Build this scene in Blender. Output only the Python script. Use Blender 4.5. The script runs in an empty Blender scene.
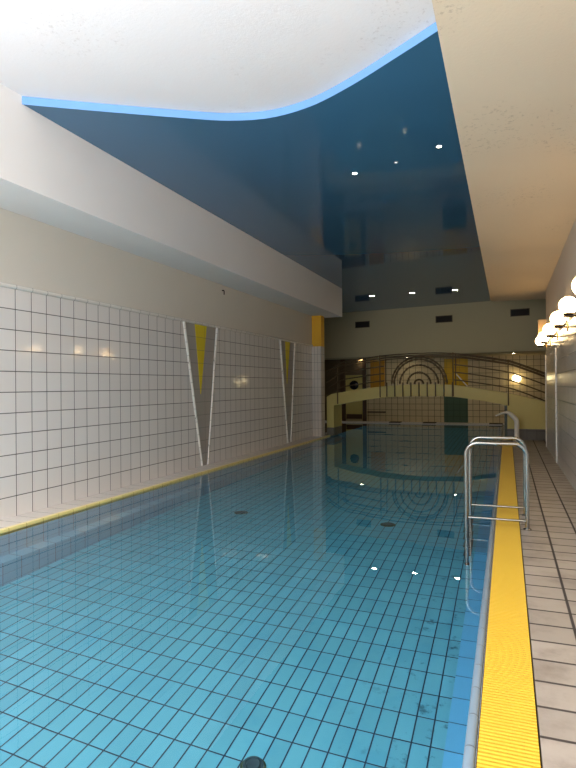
import bpy, bmesh, math, random
from mathutils import Vector, Matrix
random.seed(4)
S = bpy.context.scene
COL = S.collection
PI = math.pi

# ---------------------------------------------------------------- helpers
def lin(r, g, b):
    f = lambda c: (c/255/12.92) if c/255 <= .04045 else ((c/255+.055)/1.055)**2.4
    return (f(r), f(g), f(b), 1)

def link(o, parent=None):
    COL.objects.link(o)
    if parent: o.parent = parent
    return o

def obj(name, bm, mats, parent=None, smooth=None, loc=None):
    me = bpy.data.meshes.new(name)
    bmesh.ops.recalc_face_normals(bm, faces=bm.faces[:])
    bm.to_mesh(me); bm.free()
    for m in (mats if isinstance(mats, (list, tuple)) else [mats]): me.materials.append(m)
    if smooth is not None:
        for p in me.polygons: p.use_smooth = True
        try: me.set_sharp_from_angle(angle=math.radians(smooth))
        except Exception: pass
    o = bpy.data.objects.new(name, me)
    if loc: o.location = loc
    return link(o, parent)

def thing(name, label, cat, loc=(0, 0, 0), group=None):
    o = bpy.data.objects.new(name, None); link(o)
    o.empty_display_size = .1
    o.location = loc; o['label'] = label; o['category'] = cat
    if group: o['group'] = group
    return o

def tag(o, label, cat, group=None):
    o['label'] = label; o['category'] = cat
    if group: o['group'] = group
    return o

def struct(o, label=None, cat=None):
    o['kind'] = 'structure'
    if label: o['label'] = label
    if cat: o['category'] = cat
    return o

def box(bm, x0, x1, y0, y1, z0, z1, bevel=0, seg=2):
    vs = [bm.verts.new(p) for p in ((x0,y0,z0),(x1,y0,z0),(x1,y1,z0),(x0,y1,z0),(x0,y0,z1),(x1,y0,z1),(x1,y1,z1),(x0,y1,z1))]
    fs = [bm.faces.new([vs[i] for i in q]) for q in ((0,3,2,1),(4,5,6,7),(0,1,5,4),(1,2,6,5),(2,3,7,6),(3,0,4,7))]
    if bevel:
        es = list({e for f in fs for e in f.edges})
        bmesh.ops.bevel(bm, geom=es, offset=bevel, segments=seg, profile=.5, affect='EDGES')
    return bm

def B(*a, **k):
    return box(bmesh.new(), *a, **k)

def prism(bm, poly, axis, a0, a1):
    """extrude a 2D polygon along axis (0,1,2) from a0 to a1"""
    def P(p, a):
        q = list(p); q.insert(axis, a); return q
    n = len(poly)
    A = [bm.verts.new(P(p, a0)) for p in poly]; C = [bm.verts.new(P(p, a1)) for p in poly]
    fs = [bm.faces.new(A), bm.faces.new(C[::-1])]
    for i in range(n): bm.faces.new((A[i], C[i], C[(i+1) % n], A[(i+1) % n]))
    bmesh.ops.triangulate(bm, faces=[f for f in fs if len(f.verts) > 4])
    return bm

def tube(bm, pts, r, seg=12, caps=True, flat=None):
    pts = [Vector(p) for p in pts]
    rings = []; N = None
    for i, p in enumerate(pts):
        t = (pts[min(i+1, len(pts)-1)] - pts[max(i-1, 0)]).normalized()
        if N is None:
            N = t.orthogonal().normalized() if flat is None else (Vector(flat) - t*t.dot(Vector(flat))).normalized()
        else:
            N = (N - t*N.dot(t)).normalized()
        Bn = t.cross(N)
        rr = r[i] if isinstance(r, (list, tuple)) else r
        ra, rb = rr if isinstance(rr, tuple) else (rr, rr)
        rings.append([bm.verts.new(p + N*math.cos(2*PI*k/seg)*ra + Bn*math.sin(2*PI*k/seg)*rb) for k in range(seg)])
    for a, b in zip(rings, rings[1:]):
        for k in range(seg): bm.faces.new((a[k], a[(k+1) % seg], b[(k+1) % seg], b[k]))
    if caps:
        bm.faces.new(rings[0][::-1]); bm.faces.new(rings[-1])
    return bm

def lathe(bm, prof, c=(0, 0, 0), axis=2, seg=32):
    """profile of (radius, height) turned about an axis through c"""
    c = Vector(c); rings = []
    for r, h in prof:
        ring = []
        for k in range(seg if r > 1e-6 else 1):
            t = 2*PI*k/seg; u, v = r*math.cos(t), r*math.sin(t)
            p = {2: (u, v, h), 1: (u, h, v), 0: (h, u, v)}[axis]
            ring.append(bm.verts.new(c + Vector(p)))
        rings.append(ring)
    for a, b in zip(rings, rings[1:]):
        if len(a) == 1 and len(b) == 1: continue
        for k in range(seg):
            k2 = (k+1) % seg
            if len(a) == 1: bm.faces.new((a[0], b[k], b[k2]))
            elif len(b) == 1: bm.faces.new((a[k], a[k2], b[0]))
            else: bm.faces.new((a[k], a[k2], b[k2], b[k]))
    return bm

def arc_pts(path, r, n=8):
    """polyline with rounded corners"""
    path = [Vector(p) for p in path]; out = [path[0]]
    for a, b, c in zip(path, path[1:], path[2:]):
        d0 = (a-b).normalized(); d1 = (c-b).normalized()
        ang = d0.angle(d1); L = r/math.tan(ang/2)
        p0, p1 = b+d0*L, b+d1*L
        cen = b + (d0+d1).normalized()*(r/math.sin(ang/2))
        for i in range(n+1):
            t = i/n; v = (p0-cen).slerp(p1-cen, t)
            out.append(cen + v.normalized()*r)
    out.append(path[-1]); return out

def spline(pts, sub=8):
    pts = [Vector(p) for p in pts]; out = []
    for i in range(len(pts)-1):
        p0, p1, p2, p3 = pts[max(i-1, 0)], pts[i], pts[i+1], pts[min(i+2, len(pts)-1)]
        for k in range(sub):
            t = k/sub
            out.append(.5*((2*p1)+(p2-p0)*t+(2*p0-5*p1+4*p2-p3)*t*t+(3*p1-p0-3*p2+p3)*t**3))
    out.append(pts[-1]); return out

# ---------------------------------------------------------------- materials
class NT:
    def __init__(s, name):
        s.m = bpy.data.materials.new(name); s.m.use_nodes = True
        s.t = s.m.node_tree; s.n = s.t.nodes; s.l = s.t.links
        s.p = s.n['Principled BSDF']
    def new(s, typ, **k):
        n = s.n.new(typ)
        for a, b in k.items(): setattr(n, a, b)
        return n
    def math(s, op, a, b=None, c=None):
        n = s.new('ShaderNodeMath', operation=op)
        for i, x in enumerate((a, b, c)):
            if x is None: continue
            if isinstance(x, (int, float)): n.inputs[i].default_value = x
            else: s.l.new(x, n.inputs[i])
        return n.outputs[0]
    def mix(s, fac, a, b):
        n = s.new('ShaderNodeMix', data_type='RGBA')
        for i, x in ((0, fac), (6, a), (7, b)):
            if isinstance(x, (int, float)): n.inputs[i].default_value = x
            elif isinstance(x, (tuple, list)): n.inputs[i].default_value = x
            else: s.l.new(x, n.inputs[i])
        return n.outputs[2]
    def pos(s):
        g = s.new('ShaderNodeNewGeometry'); return g.outputs['Position']
    def noise(s, scale, detail=4, rough=.55, vec=None):
        n = s.new('ShaderNodeTexNoise')
        n.inputs['Scale'].default_value = scale; n.inputs['Detail'].default_value = detail
        n.inputs['Roughness'].default_value = rough
        s.l.new(vec if vec is not None else s.pos(), n.inputs['Vector'])
        return n.outputs['Fac']
    def ramp(s, x, lo, hi):
        n = s.new('ShaderNodeMapRange'); n.interpolation_type = 'SMOOTHSTEP'
        n.inputs['From Min'].default_value = lo; n.inputs['From Max'].default_value = hi
        s.l.new(x, n.inputs['Value']); return n.outputs[0]
    def set(s, **k):
        for a, b in k.items():
            i = s.p.inputs[a.replace('_', ' ')]
            if isinstance(b, (int, float, tuple, list)): i.default_value = b
            else: s.l.new(b, i)
        return s
    def bump(s, h, strength, dist):
        n = s.new('ShaderNodeBump'); n.inputs['Strength'].default_value = strength; n.inputs['Distance'].default_value = dist
        s.l.new(h, n.inputs['Height']); s.l.new(n.outputs[0], s.p.inputs['Normal']); return n

def plain(name, col, rough=.5, metal=0, noise=0, nscale=6, bump=0, bscale=60, spec=.5, coat=0):
    N = NT(name); N.set(Roughness=rough, Metallic=metal)
    N.p.inputs['Specular IOR Level'].default_value = spec
    N.p.inputs['Coat Weight'].default_value = coat
    N.p.inputs['Coat Roughness'].default_value = .03
    if noise:
        f = N.noise(nscale)
        d = tuple(c*(1-noise) for c in col[:3])+(1,)
        N.set(Base_Color=N.mix(f, d, col))
    else: N.set(Base_Color=col)
    if bump: N.bump(N.noise(bscale, 3), bump, .01)
    return N.m

def tiles(name, col, grout, ax, period, off=(0, 0), gw=.006, rough=.12, var=.06, tilt=.0, grime=0, coat=0, spec=.5, gbump=.6, grime_col=None, dirt=None):
    """glazed tiles with grout lines on two world axes"""
    N = NT(name); sp = N.new('ShaderNodeSeparateXYZ'); N.l.new(N.pos(), sp.inputs[0])
    ms = []; cells = []
    for a, p, o in zip(ax, period, off):
        u = N.math('DIVIDE', N.math('SUBTRACT', sp.outputs[a], o), p)
        cells.append(N.math('FLOOR', u))
        fr = N.math('FRACT', u)
        d = N.math('MULTIPLY', N.math('MINIMUM', fr, N.math('SUBTRACT', 1.0, fr)), p)
        ms.append(N.ramp(d, gw*.35, gw*.65))
    m = N.math('MINIMUM', ms[0], ms[1])
    cv = N.new('ShaderNodeCombineXYZ'); N.l.new(cells[0], cv.inputs[0]); N.l.new(cells[1], cv.inputs[1])
    wn = N.new('ShaderNodeTexWhiteNoise', noise_dimensions='2D'); N.l.new(cv.outputs[0], wn.inputs['Vector'])
    dark = tuple(c*(1-var) for c in col[:3])+(1,)
    base = N.mix(wn.outputs['Value'], dark, col)
    if grime:
        g = N.ramp(N.noise(2.3, 6, .65), .45, .75)
        base = N.mix(N.math('MULTIPLY', g, grime), base, grime_col or tuple(c*.35 for c in col[:3])+(1,))
    out = N.mix(m, grout, base)
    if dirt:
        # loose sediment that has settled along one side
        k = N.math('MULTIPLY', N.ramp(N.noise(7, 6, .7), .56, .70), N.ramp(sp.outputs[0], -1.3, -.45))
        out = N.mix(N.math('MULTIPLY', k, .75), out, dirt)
    N.set(Base_Color=out)
    N.set(Roughness=N.math('ADD', N.math('MULTIPLY', N.math('SUBTRACT', 1.0, m), .5), rough))
    N.p.inputs['Specular IOR Level'].default_value = spec
    if tilt:
        # each tile sits a hair out of plane
        sub = N.new('ShaderNodeVectorMath', operation='SUBTRACT'); N.l.new(wn.outputs['Color'], sub.inputs[0]); sub.inputs[1].default_value = (.5, .5, .5)
        sc = N.new('ShaderNodeVectorMath', operation='SCALE'); N.l.new(sub.outputs[0], sc.inputs[0]); sc.inputs['Scale'].default_value = tilt
        g = N.new('ShaderNodeNewGeometry')
        ad = N.new('ShaderNodeVectorMath', operation='ADD'); N.l.new(g.outputs['Normal'], ad.inputs[0]); N.l.new(sc.outputs[0], ad.inputs[1])
        nm = N.new('ShaderNodeVectorMath', operation='NORMALIZE'); N.l.new(ad.outputs[0], nm.inputs[0])
        bm_ = N.bump(m, gbump, .003); N.l.new(nm.outputs[0], bm_.inputs['Normal'])
    else: N.bump(m, gbump, .003)
    return N.m

def emit(name, col, strength):
    N = NT(name); N.set(Base_Color=(.9, .9, .9, 1), Roughness=.3)
    N.p.inputs['Emission Color'].default_value = col; N.p.inputs['Emission Strength'].default_value = strength
    return N.m

def plaster(name, col, speck=0, spots=None, bump=.25):
    N = NT(name); N.set(Roughness=.85); N.p.inputs['Specular IOR Level'].default_value = .2
    base = N.mix(N.noise(.9, 5, .6), tuple(c*.93 for c in col[:3])+(1,), col)
    h = N.noise(38, 4, .6)
    if speck:
        region = N.ramp(N.noise(.85, 3, .5), .5, .62)                 # loose patches of flaking paint
        fl = N.ramp(N.noise(22, 5, .75), .57, .62)
        k = N.math('MULTIPLY', N.math('MULTIPLY', region, fl), speck)
        base = N.mix(k, base, spots)
        h = N.math('ADD', h, N.math('MULTIPLY', k, -.8))
    N.set(Base_Color=base); N.bump(h, bump, .012)
    return N.m

XL, XR = -5.576, .91          # left wall, right wall
XS, YS = 1.9, 15.5            # the right wall steps back beyond the lamps
ZC, ZP = 4.645, 4.56          # white ceiling, underside of the blue panel
GROUT = lin(84, 80, 76)
M = {}
M['wall_tile'] = tiles('white glazed wall tile', lin(224, 219, 214), lin(70, 66, 62), (1, 2), (.252, .2505), (5.338, -.005), .0095, .09, .05, .010)
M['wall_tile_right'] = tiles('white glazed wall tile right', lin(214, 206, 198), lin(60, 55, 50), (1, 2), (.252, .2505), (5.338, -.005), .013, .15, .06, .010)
M['back_tile'] = tiles('white glazed tile far wall', lin(204, 186, 148), lin(44, 38, 28), (0, 2), (.252, .2505), (-.03, -.005), .014, .38, .06, 0, spec=.2)
M['grey_inlay'] = tiles('grey inlay tile', lin(170, 164, 157), lin(100, 96, 92), (1, 2), (9.0, .2505), (1, -.005), .006, .16, .03)
M['yellow_inlay'] = tiles('yellow inlay tile', lin(226, 202, 52), lin(130, 112, 44), (1, 2), (9.0, .2505), (1, -.005), .006, .14, .06)
M['orange_tile'] = tiles('ochre wall tile', lin(196, 140, 40), lin(110, 80, 40), (0, 2), (.252, .2505), (-.03, -.005), .008, .38, .05, spec=.2)
M['yellow_tile'] = tiles('yellow wall tile', lin(200, 160, 14), lin(110, 96, 40), (0, 2), (.252, .2505), (-.03, -.005), .008, .38, .05, spec=.2)
M['teal_tile'] = tiles('teal wall tile', lin(72, 94, 72), lin(46, 58, 48), (0, 2), (.252, .2505), (-.03, -.005), .008, .38, .05, spec=.2)
M['trim_tile'] = tiles('white bullnose tile', lin(226, 222, 214), lin(120, 116, 110), (1, 2), (.252, .2505), (5.338, .12), .006, .16, .04)
M['coping_tile'] = tiles('white coping tile', lin(206, 198, 190), GROUT, (1, 0), (.252, 9), (5.338, 3), .006, .3, .06)
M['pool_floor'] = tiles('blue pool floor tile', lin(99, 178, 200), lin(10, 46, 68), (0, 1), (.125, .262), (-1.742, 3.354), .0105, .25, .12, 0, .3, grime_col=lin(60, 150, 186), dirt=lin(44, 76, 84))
M['pool_wall'] = tiles('blue pool wall tile', lin(108, 166, 192), lin(22, 56, 76), (1, 2), (.252, .252), (5.338, -.05), .008, .2, .10, 0)
M['pool_end'] = tiles('blue pool end tile', lin(74, 112, 112), lin(34, 60, 66), (0, 2), (.252, .252), (0, -.05), .008, .2, .10, 0)
M['ledge'] = tiles('light blue ledge tile', lin(92, 170, 214), lin(30, 90, 120), (1, 0), (.252, 9), (5.338, 3), .009, .2, .08)
M['deck'] = tiles('beige grey stoneware deck tile', lin(156, 146, 135), lin(58, 50, 44), (0, 1), (.272, .256), (.1125, 2.50), .019, .42, .18, .006, .8, grime_col=lin(100, 89, 80))
M['bullnose'] = tiles('pale blue grey bullnose', lin(118, 136, 150), lin(64, 74, 84), (1, 0), (.252, 9), (5.338, 3), .008, .25, .06, 0, .5, grime_col=lin(120, 136, 148))
M['base_tile'] = tiles('grey plinth tile', lin(100, 95, 86), lin(60, 56, 50), (0, 2), (.252, .2505), (0, 0), .008, .3, .05)
M['yellow_edge'] = tiles('yellow edge tile', lin(240, 222, 146), lin(180, 150, 80), (1, 0), (.252, 9), (5.338, 3), .006, .3, .06)
M['plaster_wall'] = plaster('cream wall paint', lin(216, 210, 198), bump=.08)
M['plaster_soffit'] = plaster('white soffit paint', lin(238, 235, 232), bump=.06)
M['plaster_ceiling'] = plaster('white flaking ceiling paint', lin(228, 225, 225), .4, lin(190, 183, 180), bump=.15)
M['plaster_beige'] = plaster('beige flaking soffit paint', lin(222, 204, 178), .45, lin(160, 140, 116), bump=.14)
M['plaster_right'] = plaster('warm grey wall paint', lin(210, 196, 180), bump=.1)
M['plaster_header'] = plaster('cream lintel paint', lin(198, 186, 150), bump=.08)
M['plaster_low'] = plaster('low ceiling paint', lin(176, 160, 126), bump=.05)
M['brown_wall'] = plain('dark brown panelling', lin(104, 86, 60), .5, noise=.3)
M['blue_panel'] = plain('glossy blue stretch ceiling', lin(60, 106, 138), .05, spec=.5)
M['blue_fascia'] = plain('light blue fascia film', lin(110, 156, 210), .25, bump=.35, bscale=9)
M['cream'] = plain('cream yellow paint', lin(206, 190, 112), .45, noise=.06)
M['column_yellow'] = plain('ochre yellow paint', lin(232, 176, 30), .5, noise=.06)
M['grate'] = plain('yellow plastic grate', lin(222, 182, 60), .42, noise=.10, nscale=3)
M['gap'] = plain('dark gutter', lin(60, 40, 10), .9)
M['steel'] = plain('brushed stainless steel', lin(168, 168, 162), .24, 1, bump=.05, bscale=240)
M['steel_dark'] = plain('darkened rail metal', lin(100, 82, 54), .4, .5, noise=.3, nscale=20)
M['step'] = plain('dark ladder tread', lin(70, 78, 80), .5, .3)
M['rubber'] = plain('black rubber', lin(26, 26, 26), .7)
M['white_metal'] = plain('white painted metal', lin(240, 236, 226), .35)
M['dark_metal'] = plain('dark bronze bracket', lin(48, 34, 22), .4, .5)
M['brass'] = plain('brass fitting', lin(200, 160, 80), .3, 1)
M['wood'] = plain('dark brown wood', lin(80, 54, 28), .5, noise=.35, nscale=5)
M['mat'] = plain('brown rubber mat', lin(74, 54, 30), .85, noise=.3)
M['porthole'] = plain('dark porthole glass', lin(12, 16, 22), .08)
M['vent_frame'] = plain('vent frame', lin(96, 80, 58), .5)
M['vent_dark'] = plain('vent dark slats', lin(34, 28, 22), .7)
M['drain'] = plain('dark grey drain plastic', lin(52, 78, 86), .5, noise=.2)
M['drain_rim'] = plain('drain rim with algae', lin(74, 92, 60), .8, noise=.4, nscale=30)
M['green_post'] = plain('dark green tile strip', lin(52, 62, 44), .35)
M['beige_box'] = plain('beige box', lin(226, 190, 140), .6)
M['globe'] = emit('opal globe glass lit', (1, .68, .32, 1), 12.0)
M['globe_far'] = emit('opal globe glass lit far', (1, .80, .42, 1), 4.5)
M['downlight'] = emit('downlight lens', (1, .86, .60, 1), 70.0)
M['downlight_low'] = emit('low downlight lens', (1, .84, .55, 1), 55.0)
M['downlight_dim'] = emit('dim downlight lens', (.9, .95, 1, 1), .8)
M['ring'] = plain('downlight ring', lin(150, 150, 150), .3, .6)
W = NT('clear pool water')
W.n.remove(W.p); gl = W.new('ShaderNodeBsdfGlass'); gl.inputs['IOR'].default_value = 1.333; gl.inputs['Roughness'].default_value = 0
gl.inputs['Color'].default_value = (.97, .995, 1, 1)
bn = W.new('ShaderNodeBump'); bn.inputs['Strength'].default_value = .05; bn.inputs['Distance'].default_value = .02
W.l.new(W.noise(1.6, 2, .4), bn.inputs['Height']); W.l.new(bn.outputs[0], gl.inputs['Normal'])
W.l.new(gl.outputs[0], W.n['Material Output'].inputs['Surface'])
M['water'] = W.m

# ---------------------------------------------------------------- the room shell
YF, YB = -3.0, 24.3           # window wall behind the viewer, far wall
YE = 17.05                    # left wall ends here and the room widens
PX0, PX1, PYB = -5.15, -.18, 23.45    # pool basin
ZW = -.03                     # water level
ZT = 2.75                     # top of the wall tiling

wl = struct(obj('wall_left', B(XL-.25, XL, YF, YE, -.05, ZC), M['plaster_wall']))
obj('tile_cladding', B(XL, XL+.012, YF, YE, 0, ZT), M['wall_tile'], wl)
obj('tile_cap', tube(bmesh.new(), [(XL+.012, YF, ZT+.022), (XL+.012, YE, ZT+.022)], (.026, .034), 12), M['trim_tile'], wl, 40)
def wedge(y0, y1, b0, b1, t0, t1, tip, ztip):
    x = XL+.012
    w = obj('wedge_inlay', prism(bmesh.new(), [(y0, ZT-.005), (y1, ZT-.005), (b1, 0.0), (b0, 0.0)], 0, x, x+.004), M['grey_inlay'], wl)
    obj('yellow_inlay', prism(bmesh.new(), [(t0, ZT-.006), (t1, ZT-.006), (tip+.01, ztip), (tip-.01, ztip)], 0, x+.004, x+.007), M['yellow_inlay'], w)
    for a, b in ((y0, b0), (y1, b1)):
        obj('edge_trim', tube(bmesh.new(), [(x+.004, b, 0), (x+.004, a, ZT)], (.022, .034), 10, flat=(1, 0, 0)), M['trim_tile'], w, 40)
wedge(9.22, 10.51, 9.87, 10.09, 9.62, 10.09, 9.83, 1.40)
wedge(14.03, 15.14, 14.55, 14.77, 14.40, 14.78, 14.52, 1.60)
tag(obj('wall_hook', tube(bmesh.new(), arc_pts([(XL, 10.79, 3.56), (XL+.05, 10.79, 3.56), (XL+.05, 10.79, 3.47)], .02), .012, 8), M['dark_metal']),
    'small brown hook high on the cream wall above the left tiling', 'hook')

wr = struct(obj('wall_right', B(XR, XS+.2, YF, YS, -.05, ZC), M['plaster_right']))
obj('tile_cladding', B(XR-.012, XR, YF, YS, 0, ZT-.25), M['wall_tile_right'], wr)
struct(obj('wall_alcove', B(XS, XS+.2, YS, YB+.25, -.05, ZC), M['plaster_right']))
for y in (12.35, YS-.02):
    obj('edge_trim', tube(bmesh.new(), [(XR-.014, y, 0), (XR-.014, y, 2.25)], (.018, .02), 10), M['trim_tile'], wr, 40)

wb = struct(obj('wall_back', B(-7.7, XS+.25, YB, YB+.25, -.05, ZC), M['plaster_header']))
obj('tile_cladding', B(-5.62, XS, YB-.012, YB, 0, 2.70), M['back_tile'], wb)
obj('wood_panelling', B(-7.6, -6.62, YB-.03, YB, 0, 2.70), M['brown_wall'], wb)
def panel(x0, x1, z0, z1, m, lab):
    o = obj('tile_panel', B(x0, x1, YB-.018, YB-.012, z0, z1), m, wb); o['label'] = lab
panel(-5.47, -4.85, 1.25, 2.60, M['orange_tile'], 'ochre tile panel')
panel(-2.40, -1.47, 1.25, 2.60, M['yellow_tile'], 'yellow tile panel')
panel(-2.42, -1.48, 0, 1.25, M['teal_tile'], 'teal tile panel')
struct(obj('wall_side', B(-7.85, -7.6, YE-.25, YB+.25, -.05, ZC), M['brown_wall']))
struct(obj('wall_return', B(-7.6, XL, YE-.25, YE, -.05, ZC), M['plaster_wall']))

# wall behind the viewer with tall windows
wf = bmesh.new()
box(wf, XL-.25, -5.3, YF-.25, YF, -.05, ZC); box(wf, .6, XR+.25, YF-.25, YF, -.05, ZC)
box(wf, -5.3, .6, YF-.25, YF, -.05, .35); box(wf, -5.3, .6, YF-.25, YF, 4.40, ZC)
struct(obj('wall_front', wf, M['plaster_wall']))
for i, x0 in enumerate((-5.3, -3.33, -1.36)):
    fr = bmesh.new(); x1 = x0+1.96
    for q in ((x0, x0+.06), (x1-.06, x1)): box(fr, q[0], q[1], YF-.16, YF-.10, .35, 4.40)
    for z in (.35, 2.9, 4.34): box(fr, x0+.06, x1-.06, YF-.16, YF-.10, z, z+.06)
    struct(obj('window_%d' % (i+1), fr, M['white_metal']))

# ceilings
SX0, SX1, SY0, SY1 = -4.7, -1.1, -2.6, 2.3      # added roof opening, unseen, placed so light falls off along the pool
cb = bmesh.new()
for q in ((-7.85, SX0, YF-.25, YB+.25), (SX1, XS+.25, YF-.25, YB+.25), (SX0, SX1, YF-.25, SY0), (SX0, SX1, SY1, YB+.25)): box(cb, *q, ZC, ZC+.2)
struct(obj('ceiling', cb, M['plaster_ceiling']))
fr = bmesh.new()
for q in ((SX0, SX0+.07, SY0, SY1), (SX1-.07, SX1, SY0, SY1), (-2.94, -2.87, SY0, SY1)): box(fr, *q, ZC+.05, ZC+.12)
for q in (SY0, -.2, SY1-.07): box(fr, SX0+.07, SX1-.07, q, q+.07, ZC+.06, ZC+.11)
struct(obj('window_4', fr, M['white_metal']))  # frame for the added, unseen roof opening
sof = B(XL, -4.78, YF, 17.35, 3.68, ZC); struct(obj('trim_1', sof, M['plaster_soffit']), 'white boxed soffit along the left wall', 'soffit')
rsb = bmesh.new()
rc = [(-.40+.28*(1-math.cos(PI/2*i/8)), 16.72+.28*math.sin(PI/2*i/8)) for i in range(9)]
prism(rsb, [(-.40, YF)] + rc + [(XS, 17.0), (XS, YS+.01), (XR, YS+.01), (XR, YF)], 2, 3.84, ZC)
struct(obj('trim_2', rsb, M['plaster_beige']), 'beige boxed soffit along the right wall', 'soffit')
# lintel over the far end, slightly skewed to the pool
hy = lambda x: 22.06-.1916*(x+.55)
hb = bmesh.new(); prism(hb, [(-7.6, hy(-7.6)), (XS, hy(XS)), (XS, hy(XS)+.25), (-7.6, hy(-7.6)+.25)], 2, 2.71, ZC)
struct(obj('trim_3', hb, M['plaster_header']), 'cream lintel wall over the far end of the pool', 'lintel')
lc = bmesh.new(); prism(lc, [(-7.6, hy(-7.6)+.25), (XS, hy(XS)+.25), (XS, YB), (-7.6, YB)], 2, 2.675, 2.80)
struct(obj('ceiling_low', lc, M['plaster_low']))

# the glossy blue dropped panel with its wavy front edge
edge = spline([(-4.78, 4.70, 0), (-4.12, 5.13, 0), (-3.40, 5.58, 0), (-2.92, 5.85, 0), (-2.46, 5.96, 0), (-1.96, 5.88, 0), (-1.45, 5.63, 0), (-.89, 5.27, 0), (-.40, 4.94, 0)], 6)
e2 = [(p.x, p.y) for p in edge]
poly = e2 + [(-.40, 16.72)] + rc[1:] + [(XS, 17.0), (XS, hy(XS)), (-7.6, hy(-7.6)), (-7.6, YE), (-5.5, YE), (-5.5, 17.35), (-4.78, 17.35)]
cp = thing('ceiling_panel', 'glossy dark blue dropped ceiling panel with a wavy front edge', 'ceiling panel', (-2.4, 14, ZP))
def child_at(o, root): o.matrix_parent_inverse = Matrix.Translation(-root.location); return o
child_at(obj('sheet', prism(bmesh.new(), poly, 2, ZP, ZC-.002), M['blue_panel'], cp), cp)
fb = bmesh.new(); n0 = None
lo = [fb.verts.new((x, y-.008, ZP-.004)) for x, y in e2]; hi = [fb.verts.new((x, y-.008, ZC-.003)) for x, y in e2]
lo2 = [fb.verts.new((x, y, ZP-.004)) for x, y in e2]; hi2 = [fb.verts.new((x, y, ZC-.003)) for x, y in e2]
for a, b in ((lo, hi), (lo2, lo), (hi, hi2), (hi2, lo2)):
    for i in range(len(e2)-1): fb.faces.new((a[i], a[i+1], b[i+1], b[i]))
fo = child_at(obj('fascia', fb, M['blue_fascia'], cp, 40), cp); fo['label'] = 'light blue fascia band'

# ---------------------------------------------------------------- pool, deck, water
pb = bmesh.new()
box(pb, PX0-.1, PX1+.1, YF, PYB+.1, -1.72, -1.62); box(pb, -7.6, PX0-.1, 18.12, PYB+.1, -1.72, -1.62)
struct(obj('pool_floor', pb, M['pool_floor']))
pw = struct(obj('pool_wall_left', B(PX0-.1, PX0, YF, 18.12, -1.62, -.03), M['pool_wall']))
obj('standing_ledge', B(PX0, -4.97, YF, 18.12, -1.62, -.95), [M['pool_wall']], pw)
pr_ = struct(obj('pool_wall_right', B(PX1, PX1+.04, YF, PYB, -1.62, -.03), M['pool_wall']))
obj('standing_ledge', B(-.345, PX1, YF, PYB, -1.62, -.95), [M['ledge']], pr_)
struct(obj('pool_wall_back', B(-7.6, PX1+.1, PYB, PYB+.1, -1.62, -.03), M['pool_end']))
struct(obj('pool_wall_front', B(PX0-.1, PX1+.1, YF-.1, YF, -1.62, -.03), M['pool_end']))
wm = bmesh.new()
vs = [wm.verts.new(p) for p in ((PX0, YF, ZW), (PX1, YF, ZW), (PX1, PYB, ZW), (PX0, PYB, ZW))]; wm.faces.new(vs)
wm.faces.new([wm.verts.new(p) for p in ((-7.6, 18.12, ZW), (PX0, 18.12, ZW), (PX0, PYB, ZW), (-7.6, PYB, ZW))])
wo = obj('water', wm, M['water']); wo['kind'] = 'stuff'; tag(wo, 'still clear blue pool water', 'water')

fl = B(.122, XR, YF, YS, -.15, 0); box(fl, .122, XS, YS, YB, -.15, 0)
struct(obj('floor', fl, M['deck']))
struct(obj('trim_4', B(XL, PX0-.070, YF, 17.2, -.15, 0), M['coping_tile']), 'white coping tiles along the left wall', 'coping')
struct(obj('trim_5', B(PX0-.065, PX0, YF, 17.2, -.15, .004, bevel=.004), M['yellow_edge']), 'yellow edge tiles along the left side of the pool', 'pool edge')
bn_ = bmesh.new(); tube(bn_, [(-.160, YF, -.012), (-.160, PYB, -.012)], (.026, .020), 16, flat=(1, 0, 0))
struct(obj('trim_6', bn_, M['bullnose'], None, 50), 'pale rounded edge tiles along the right side of the pool', 'pool edge')
struct(obj('floor_left', B(-7.6, PX0-.001, 17.2, 18.12, -1.62, 0), M['deck']))
struct(obj('floor_back', B(-7.6, .121, PYB, YB, -.15, 0), M['coping_tile']))

# yellow overflow grate
gr = thing('overflow_grate', 'long yellow ribbed overflow grate along the right pool edge', 'grate', (-.006, 2, 0))
gb = bmesh.new(); y = 0.5; pitch = .026
while y < 15.7:
    box(gb, -.128, .114, y, y+.0145, -.016, .004); y += pitch
for x in (-.128, -.03, .03, .104): box(gb, x, x+.010, .5, 15.7, -.022, -.0035)
child_at(obj('slats', gb, M['grate'], gr), gr)
child_at(obj('channel', B(-.134, .120, .5, 15.72, -.10, -.026), M['gap'], gr), gr)
struct(obj('floor_end', B(-.13, .12, 15.73, PYB, -.15, 0), M['deck']))

# ---------------------------------------------------------------- ladder
ld = thing('pool_ladder', 'stainless steel pool ladder hooped over the yellow grate', 'ladder', (-.1, 6.98, 0))
for y in (6.62, 7.32):
    path = arc_pts([(.19, y, -.005), (.19, y, .905), (-.43, y, .905), (-.43, y, -1.30)], .13, 10)
    child_at(obj('side_rail', tube(bmesh.new(), path, .0215, 16), M['steel'], ld, 60), ld)
    child_at(obj('brace', tube(bmesh.new(), [(.19, y, .088), (-.43, y, .088)], .013, 10), M['steel'], ld, 60), ld)
    child_at(obj('foot_flange', lathe(bmesh.new(), [(.0, .014), (.03, .014), (.042, .008), (.042, 0), (0, 0)], (.19, y, 0)), M['steel'], ld, 40), ld)
    child_at(obj('foot_cap', lathe(bmesh.new(), [(0, -1.335), (.026, -1.335), (.026, -1.28), (.0, -1.28)], (-.43, y, 0), 2, 16), M['rubber'], ld, 40), ld)
for z in (-.24, -.52, -.80, -1.08):
    st = B(-.47, -.39, 6.64, 7.30, z-.012, z+.012, bevel=.006)
    child_at(obj('step', st, M['step'], ld), ld)

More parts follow.
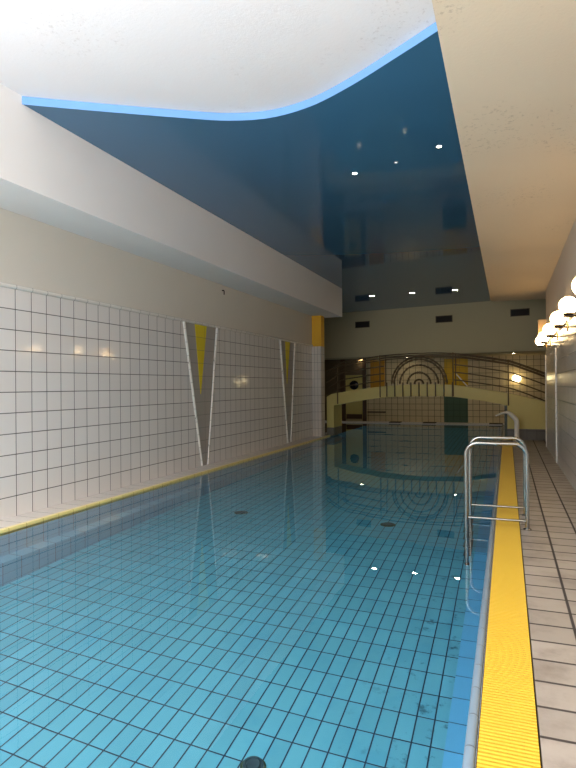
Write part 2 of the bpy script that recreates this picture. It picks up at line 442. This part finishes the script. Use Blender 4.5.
# ---------------------------------------------------------------- footbridge
BY0, BY1 = 17.2, 18.1
topc = [(-5.26, 1.25), (-4.67, 1.355), (-3.58, 1.50), (-2.8, 1.545), (-2.1, 1.555), (-1.456, 1.525), (-.718, 1.42), (.024, 1.285), (.5, 1.18), (.98, 1.055), (1.5, .90), (XS-.005, .77)]
botc = [(-5.03, .93), (-4.3, 1.06), (-3.58, 1.16), (-2.8, 1.21), (-2.1, 1.215), (-1.456, 1.19), (-.718, 1.09), (.0, .95)]
sm = lambda c: [(p.x, p.y) for p in spline([(a, b, 0) for a, b in c], 5)]
TC, BC = sm(topc), sm(botc)
def ztop(x):
    for (a, b), (c, d) in zip(TC, TC[1:]):
        if a <= x <= c: return b+(d-b)*(x-a)/(c-a)
    return TC[-1][1] if x > 0 else TC[0][1]
br = thing('footbridge', 'cream arched footbridge with dark metal railings across the far pool', 'bridge', (-2.2, 17.65, 0))
def bch(*a, **k): return child_at(obj(*a, parent=br, **k), br)
# beam as a strip of quads between the two curves so the arch stays clean
xs = [-5.03 + i*(5.03)/48 for i in range(49)]
def zbot(x):
    for (a, b), (c, d) in zip(BC, BC[1:]):
        if a <= x <= c: return b+(d-b)*(x-a)/(c-a)
    return BC[0][1] if x < -3 else BC[-1][1]
def strip(bm, xs, ft, fbot, y0, y1):
    R = []
    for x in xs: R.append([bm.verts.new((x, y0, fbot(x))), bm.verts.new((x, y0, ft(x))), bm.verts.new((x, y1, ft(x))), bm.verts.new((x, y1, fbot(x)))])
    for a, b in zip(R, R[1:]):
        for k in range(4): bm.faces.new((a[k], a[(k+1) % 4], b[(k+1) % 4], b[k]))
    bm.faces.new(R[0]); bm.faces.new(R[-1][::-1]); return bm
bch('beam', strip(bmesh.new(), xs, ztop, zbot, BY0, BY1), M['cream'])
bch('pier', strip(bmesh.new(), [-5.26, -5.15, -5.031], ztop, lambda x: .24, BY0, BY1), M['cream'])
bch('plinth', B(-5.26, -5.031, BY0, BY1, 0, .239), M['base_tile'])
bch('abutment', strip(bmesh.new(), [0.001+i*(XS-.006)/16 for i in range(17)], ztop, lambda x: .30, BY0, BY1), M['cream'])
bch('plinth', B(.001, XS-.005, BY0, BY1, 0, .299), M['base_tile'])
pst = bch('green_edge', B(-.075, 0, BY0+.01, BY0+.1, 0.0, .94), M['green_post']); pst['label'] = 'dark green corner strip'
def zrail(x):      # the rails dip towards both ends
    return ztop(x) - .14*max(0, (x-.1)/.88) - .2*max(0, (-4.75-x)/.51)
XA, XZ = -5.26, XS-.02
for yy, front in ((BY0-.03, True), (BY1-.04, False)):
    for h in ((.16, .38, .60, .84, .92) if front else (.84, .92)):
        segs = [(XA, XZ)] if (h > .8 or not front) else [(XA, -3.45), (-1.42, XZ)]
        for a, b in segs:
            n = max(8, int((b-a)*7))
            pts = [(a+(b-a)*i/n, yy, zrail(a+(b-a)*i/n)+h) for i in range(n+1)]
            bch('rail', tube(bmesh.new(), pts, .019 if front else .014, 8), M['steel_dark'], smooth=60)
    for x in (-4.90, -3.574, -1.449, .032):
        b = (zbot(x)+.02 if x < 0 else .95) if front else ztop(x)
        o = bch('post', tube(bmesh.new(), [(x, yy, b), (x, yy, zrail(x)+.95)], .018, 10), M['steel_dark'], smooth=60)
fx, fz, fy = -2.42, 1.57, BY0-.03
for r in (.80, .56, .34, .13):
    for dr in ((0, -.07) if r == .80 else (0,)):
        pts = [(fx+(r+dr)*math.cos(PI*i/32), fy, fz+(r+dr)*math.sin(PI*i/32)) for i in range(33)]
        # twisted bar: radius pulses along the rod
        bch('fan_arch', tube(bmesh.new(), pts, [.034 if i % 2 else .020 for i in range(33)], 8), M['steel_dark'], smooth=60)
for k in range(9):
    x = -3.37+.2375*k
    bch('baluster', tube(bmesh.new(), [(x, fy, 1.20 + .0), (x, fy, 1.62)], .019, 8), M['steel_dark'], smooth=60)

# tiled column at the end of the left wall
cl = thing('column', 'square column tiled white below and ochre yellow above, by the bridge', 'column', (-5.43, 16.9, 0))
cl['kind'] = 'structure'
child_at(obj('tiled_shaft', B(-5.564, -5.27, 16.68, 17.02, 0, 2.74), tiles('column tile', lin(214, 206, 196), GROUT, (0, 2), (.1, .2505), (-5.58, -.005), .006, .12, .05), cl), cl)
o = child_at(obj('painted_shaft', B(-5.564, -5.27, 16.70, 17.02, 2.74, 3.68), M['column_yellow'], cl), cl); o['label'] = 'ochre yellow upper shaft'

# ---------------------------------------------------------------- far end: door, lamps, bars
dr = thing('door_1', 'cream door with a round dark porthole in a brown frame', 'door', (-6.18, YB-.03, 0)); dr['kind'] = 'structure'
def dch(*a, **k): return child_at(obj(*a, parent=dr, **k), dr)
dch('leaf', B(-6.55, -5.81, YB-.06, YB-.01, .10, 1.98), M['cream'])
for x in (-6.78, -5.80):
    dch('frame', B(x, x+(.22 if x < -6 else .15), YB-.10, YB-.005, 0, 2.69), M['wood'])
dch('transom', B(-6.56, -5.80, YB-.08, YB-.006, 1.99, 2.69), M['brown_wall'])
ph = dch('porthole', lathe(bmesh.new(), [(0, -.012), (.185, -.012), (.2, 0), (.2, .02), (0, .02)], (-6.175, YB-.07, 1.555), 1, 32), M['porthole'], smooth=40)
dch('kick_plate', B(-6.53, -5.83, YB-.075, YB-.061, .10, .30), M['wood'])

tag(obj('wall_globe', lathe(bmesh.new(), [(0.165*math.sin(PI*i/16), -.165*math.cos(PI*i/16)) for i in range(17)], (.35, YB-.19, 1.76)), M['globe_far'], None, 60),
    'round glowing globe lamp on the far tiled wall right of the bridge arch', 'lamp')
for i, (x0, x1, lab) in enumerate(((-4.54, -4.08, 'brown mat on the far pool edge, the left one below the bridge fan'),
                                   (-3.19, -2.68, 'brown mat on the far pool edge beside the teal panel'),
                                   (-.66, -.16, 'brown mat on the far pool edge next to the dark green strip'))):
    tag(obj('floor_mat', B(x0, x1, PYB+.03, PYB+.5, .001, .03, bevel=.008), M['mat']), lab, 'mat', 'mats on the far pool edge')
gbr = thing('grab_bar', 'dark grab bar low on the far wall right of the porthole door', 'grab bar', (-5.2, YB-.06, .40))
child_at(obj('bar', tube(bmesh.new(), [(-5.59, YB-.07, .40), (-4.81, YB-.07, .40)], .03, 10), M['wood'], gbr, 60), gbr)
for x in (-5.5, -4.9): child_at(obj('bracket', tube(bmesh.new(), [(x, YB-.07, .40), (x, YB-.012, .40)], .014, 8), M['dark_metal'], gbr, 60), gbr)
hr = thing('stair_handrail', 'short slanting pale handrail in front of the far yellow tile panel', 'handrail', (-1.7, YB-.1, 1.7))
child_at(obj('rail', tube(bmesh.new(), [(-1.95, YB-.09, 2.0), (-1.48, YB-.09, 1.46)], .025, 8), M['white_metal'], hr, 60), hr)
for x, z in ((-1.85, 1.885), (-1.58, 1.575)): child_at(obj('bracket', tube(bmesh.new(), [(x, YB-.09, z), (x, YB-.015, z)], .012, 8), M['dark_metal'], hr, 60), hr)

# bent white water spout by the bridge
sp = thing('water_spout', 'white bent water spout on the right pool edge before the bridge', 'spout', (.23, 16.75, 0))
pts = spline([(.235, 16.75, .03), (.235, 16.75, .30), (.235, 16.75, .54), (.19, 16.75, .62), (.08, 16.75, .73), (.0, 16.75, .775), (-.10, 16.75, .76), (-.30, 16.75, .68)], 6)
n = len(pts)
rad = [(.02+.0*i, .055) if i < n*.35 else (.02-.008*(i/n), .055+.05*(i/n)) for i in range(n)]
rad = [(.062 if i < n*.5 else .062-.045*((i-n*.5)/(n*.5)), .07) for i in range(n)]
child_at(obj('neck', tube(bmesh.new(), pts, rad, 14, flat=(1, 0, 0)), M['white_metal'], sp, 60), sp)
child_at(obj('base_flange', lathe(bmesh.new(), [(0, .03), (.07, .03), (.09, .02), (.09, 0), (0, 0)], (.235, 16.75, 0)), M['white_metal'], sp, 40), sp)

# ---------------------------------------------------------------- globe lamps on the right wall
def make_lamp():
    t = thing('wall_lamp', '', 'lamp')
    g = [(.118*math.sin(PI*i/18), .118-.118*math.cos(PI*i/18)) for i in range(19)]
    obj('globe', lathe(bmesh.new(), g, (0, 0, .0)), M['globe'], t, 60)
    bm = bmesh.new()
    box(bm, -.06, .138, -.045, .045, -.035, -.012, bevel=.006)
    obj('bracket_arm', bm, M['dark_metal'], t)
    obj('cup', lathe(bmesh.new(), [(0, -.012), (.05, -.012), (.075, .006), (.07, .014), (0, .012)]), M['dark_metal'], t, 40)
    obj('wall_plate', lathe(bmesh.new(), [(0, .122), (.07, .122), (.07, .137), (0, .137)], (0, 0, -.024), 0, 24), M['brass'], t, 40)
    return t
names = ['large glowing globe lamp cut off by the right edge of the picture', 'glowing globe lamp on the right wall, second nearest in the row',
         'glowing globe lamp on the right wall, third nearest in the row', 'glowing globe lamp on the right wall, fourth nearest, before the beige box',
         'glowing globe lamp on the right wall, second from the far end', 'smallest glowing globe lamp at the far end of the right wall row']
lamp = make_lamp()
for i, y in enumerate((6.75, 8.42, 10.04, 12.0, 13.85, 15.15)):
    if i == 0: o = lamp
    else:
        o = lamp.copy(); COL.objects.link(o)
        for ch in lamp.children:
            c = ch.copy(); COL.objects.link(c); c.parent = o
    o.location = (.765, y, 2.465); o['label'] = names[i]; o['group'] = 'globe lamps on the right wall'
tag(obj('wall_box', B(.72, XR-.001, 15.30, 15.46, 2.74, 3.12, bevel=.015), M['beige_box']), 'small beige box high on the right wall behind the globe lamps', 'box')

# ---------------------------------------------------------------- downlights and vents
def downlight(x, y, z, r, lab, mat, group):
    t = thing('downlight', lab, 'downlight', (x, y, z), group)
    obj('ring', lathe(bmesh.new(), [(r, -.001), (r*1.3, -.001), (r*1.3, -.008), (r*1.05, -.010), (r, -.004)]), M['ring'], t, 40)
    obj('lens', lathe(bmesh.new(), [(0, -.006), (r*.7, -.006), (r, -.002)]), mat, t, 40)
g1, g2, g3 = 'downlights in the near blue panel', 'downlights in the far blue panel', 'downlights under the low far ceiling'
downlight(-1.99, 7.96, ZP, .030, 'bright small downlight in the near blue panel, left of its row', M['downlight'], g1)
downlight(-1.376, 7.78, ZP, .022, 'dim small downlight in the near blue panel, middle of its row', M['downlight_dim'], g1)
downlight(-.777, 7.46, ZP, .030, 'bright small downlight in the near blue panel by the beige soffit', M['downlight'], g1)
downlight(-4.24, 19.16, ZP, .085, 'lit downlight at the far end of the blue panel, left of three', M['downlight'], g2)
downlight(-2.885, 19.06, ZP, .085, 'lit downlight at the far end of the blue panel, middle of three', M['downlight'], g2)
downlight(-1.52, 19.01, ZP, .085, 'lit downlight at the far end of the blue panel, right of three', M['downlight'], g2)
downlight(-5.86, 24.2, 2.675, .07, 'lit downlight in the low far ceiling above the porthole door', M['downlight_low'], g3)
downlight(-3.80, 23.55, 2.675, .07, 'lit downlight in the low far ceiling behind the railing fan, left one', M['downlight_low'], g3)
downlight(-1.93, 23.2, 2.675, .07, 'lit downlight in the low far ceiling above the yellow tile panel', M['downlight_low'], g3)
downlight(.25, 22.75, 2.675, .07, 'lit downlight in the low far ceiling at the right', M['downlight_low'], g3)
ang = math.atan2(-.1916, 1)
for x, z, lab in ((-5.49, 4.02, 'dark air vent on the cream lintel wall, left of three'), (-2.20, 4.02, 'dark air vent on the cream lintel wall, middle of three'),
                  (.45, 4.07, 'dark air vent on the cream lintel wall, right one near the globes')):
    t = thing('air_vent', lab, 'vent', (x, hy(x), z), 'air vents on the lintel wall'); t.rotation_euler.z = ang
    f = bmesh.new()
    for q in ((-.32, .32, -.13, -.105), (-.32, .32, .105, .13), (-.32, -.295, -.105, .105), (.295, .32, -.105, .105)): box(f, q[0], q[1], -.02, 0, q[2], q[3])
    obj('frame', f, M['vent_frame'], t)
    s = bmesh.new(); box(s, -.295, .295, -.006, -.002, -.105, .105)
    for k in range(5): box(s, -.295, .295, -.016, -.006, -.09+.042*k, -.078+.042*k)
    obj('slats', s, M['vent_dark'], t)

# ---------------------------------------------------------------- pool floor fittings
def drain(x, y, r, lab):
    t = thing('pool_drain', lab, 'drain', (x, y, -1.62), 'drains in the pool floor')
    obj('rim', lathe(bmesh.new(), [(r*.86, .0), (r*.9, .012), (r*1.04, .008), (r*1.12, .0)]), M['drain_rim'], t, 40)
    obj('cover', lathe(bmesh.new(), [(0, .030), (r*.55, .030), (r*.6, .022), (r*.66, .022), (r*.72, .030), (r*.9, .026), (r*.95, 0)]), M['drain'], t, 40)
drain(-1.53, 3.34, .075, 'dark round drain on the pool floor nearest the viewer')
drain(-1.60, 8.15, .095, 'dark round drain on the pool floor halfway along')
drain(-3.86, 8.05, .095, 'greenish dark drain on the pool floor towards the left wall')

# ---------------------------------------------------------------- light
def area(name, loc, rot, sx, sy, power, col, spread=180):
    l = bpy.data.lights.new(name, 'AREA'); l.shape = 'RECTANGLE'; l.size = sx; l.size_y = sy; l.energy = power; l.color = col
    l.spread = math.radians(spread)
    o = bpy.data.objects.new(name, l); o.location = loc; o.rotation_euler = rot; COL.objects.link(o); return o
area('window_daylight', (-2.35, YF-.02, 2.3), (math.radians(90+55), 0, 0), 5.6, 3.9, 690, (.985, .975, .99), 116)
area('added_roof_light', ((SX0+SX1)/2, (SY0+SY1)/2, ZC+.03), (0, 0, 0), SX1-SX0, SY1-SY0, 430, (.98, .975, 1), 160)  # added overhead light, brightens the near end and leaves the far end dim
w = bpy.data.worlds.new('daylight'); S.world = w; w.use_nodes = True
w.node_tree.nodes['Background'].inputs[0].default_value = (.75, .85, 1, 1); w.node_tree.nodes['Background'].inputs[1].default_value = 1.0

# ---------------------------------------------------------------- camera
f_px = 575.0
a = Vector((507-288, 384-384, f_px)).normalized()          # pool axis seen from the camera
g = Vector((.009, 1, 0)); g = (g-a*g.dot(a)).normalized()  # plumb line (a touch of roll)
r = g.cross(a)
cam = bpy.data.cameras.new('camera'); co = bpy.data.objects.new('camera', cam); COL.objects.link(co)
cam.sensor_fit = 'AUTO'; cam.sensor_width = 36; cam.lens = f_px/768*36; cam.clip_start = .05
cx = Vector((r.x, a.x, -g.x)); cy = -Vector((r.y, a.y, -g.y)); cz = -Vector((r.z, a.z, -g.z))
R = Matrix((cx, cy, cz)).transposed()
co.matrix_world = Matrix.Translation((0, 0, 1.55)) @ R.to_4x4()
S.camera = co
S.view_settings.view_transform = 'Standard'; S.view_settings.look = 'None'; S.view_settings.gamma = 1
S.view_settings.exposure = 0.54; S.view_settings.use_curve_mapping = False
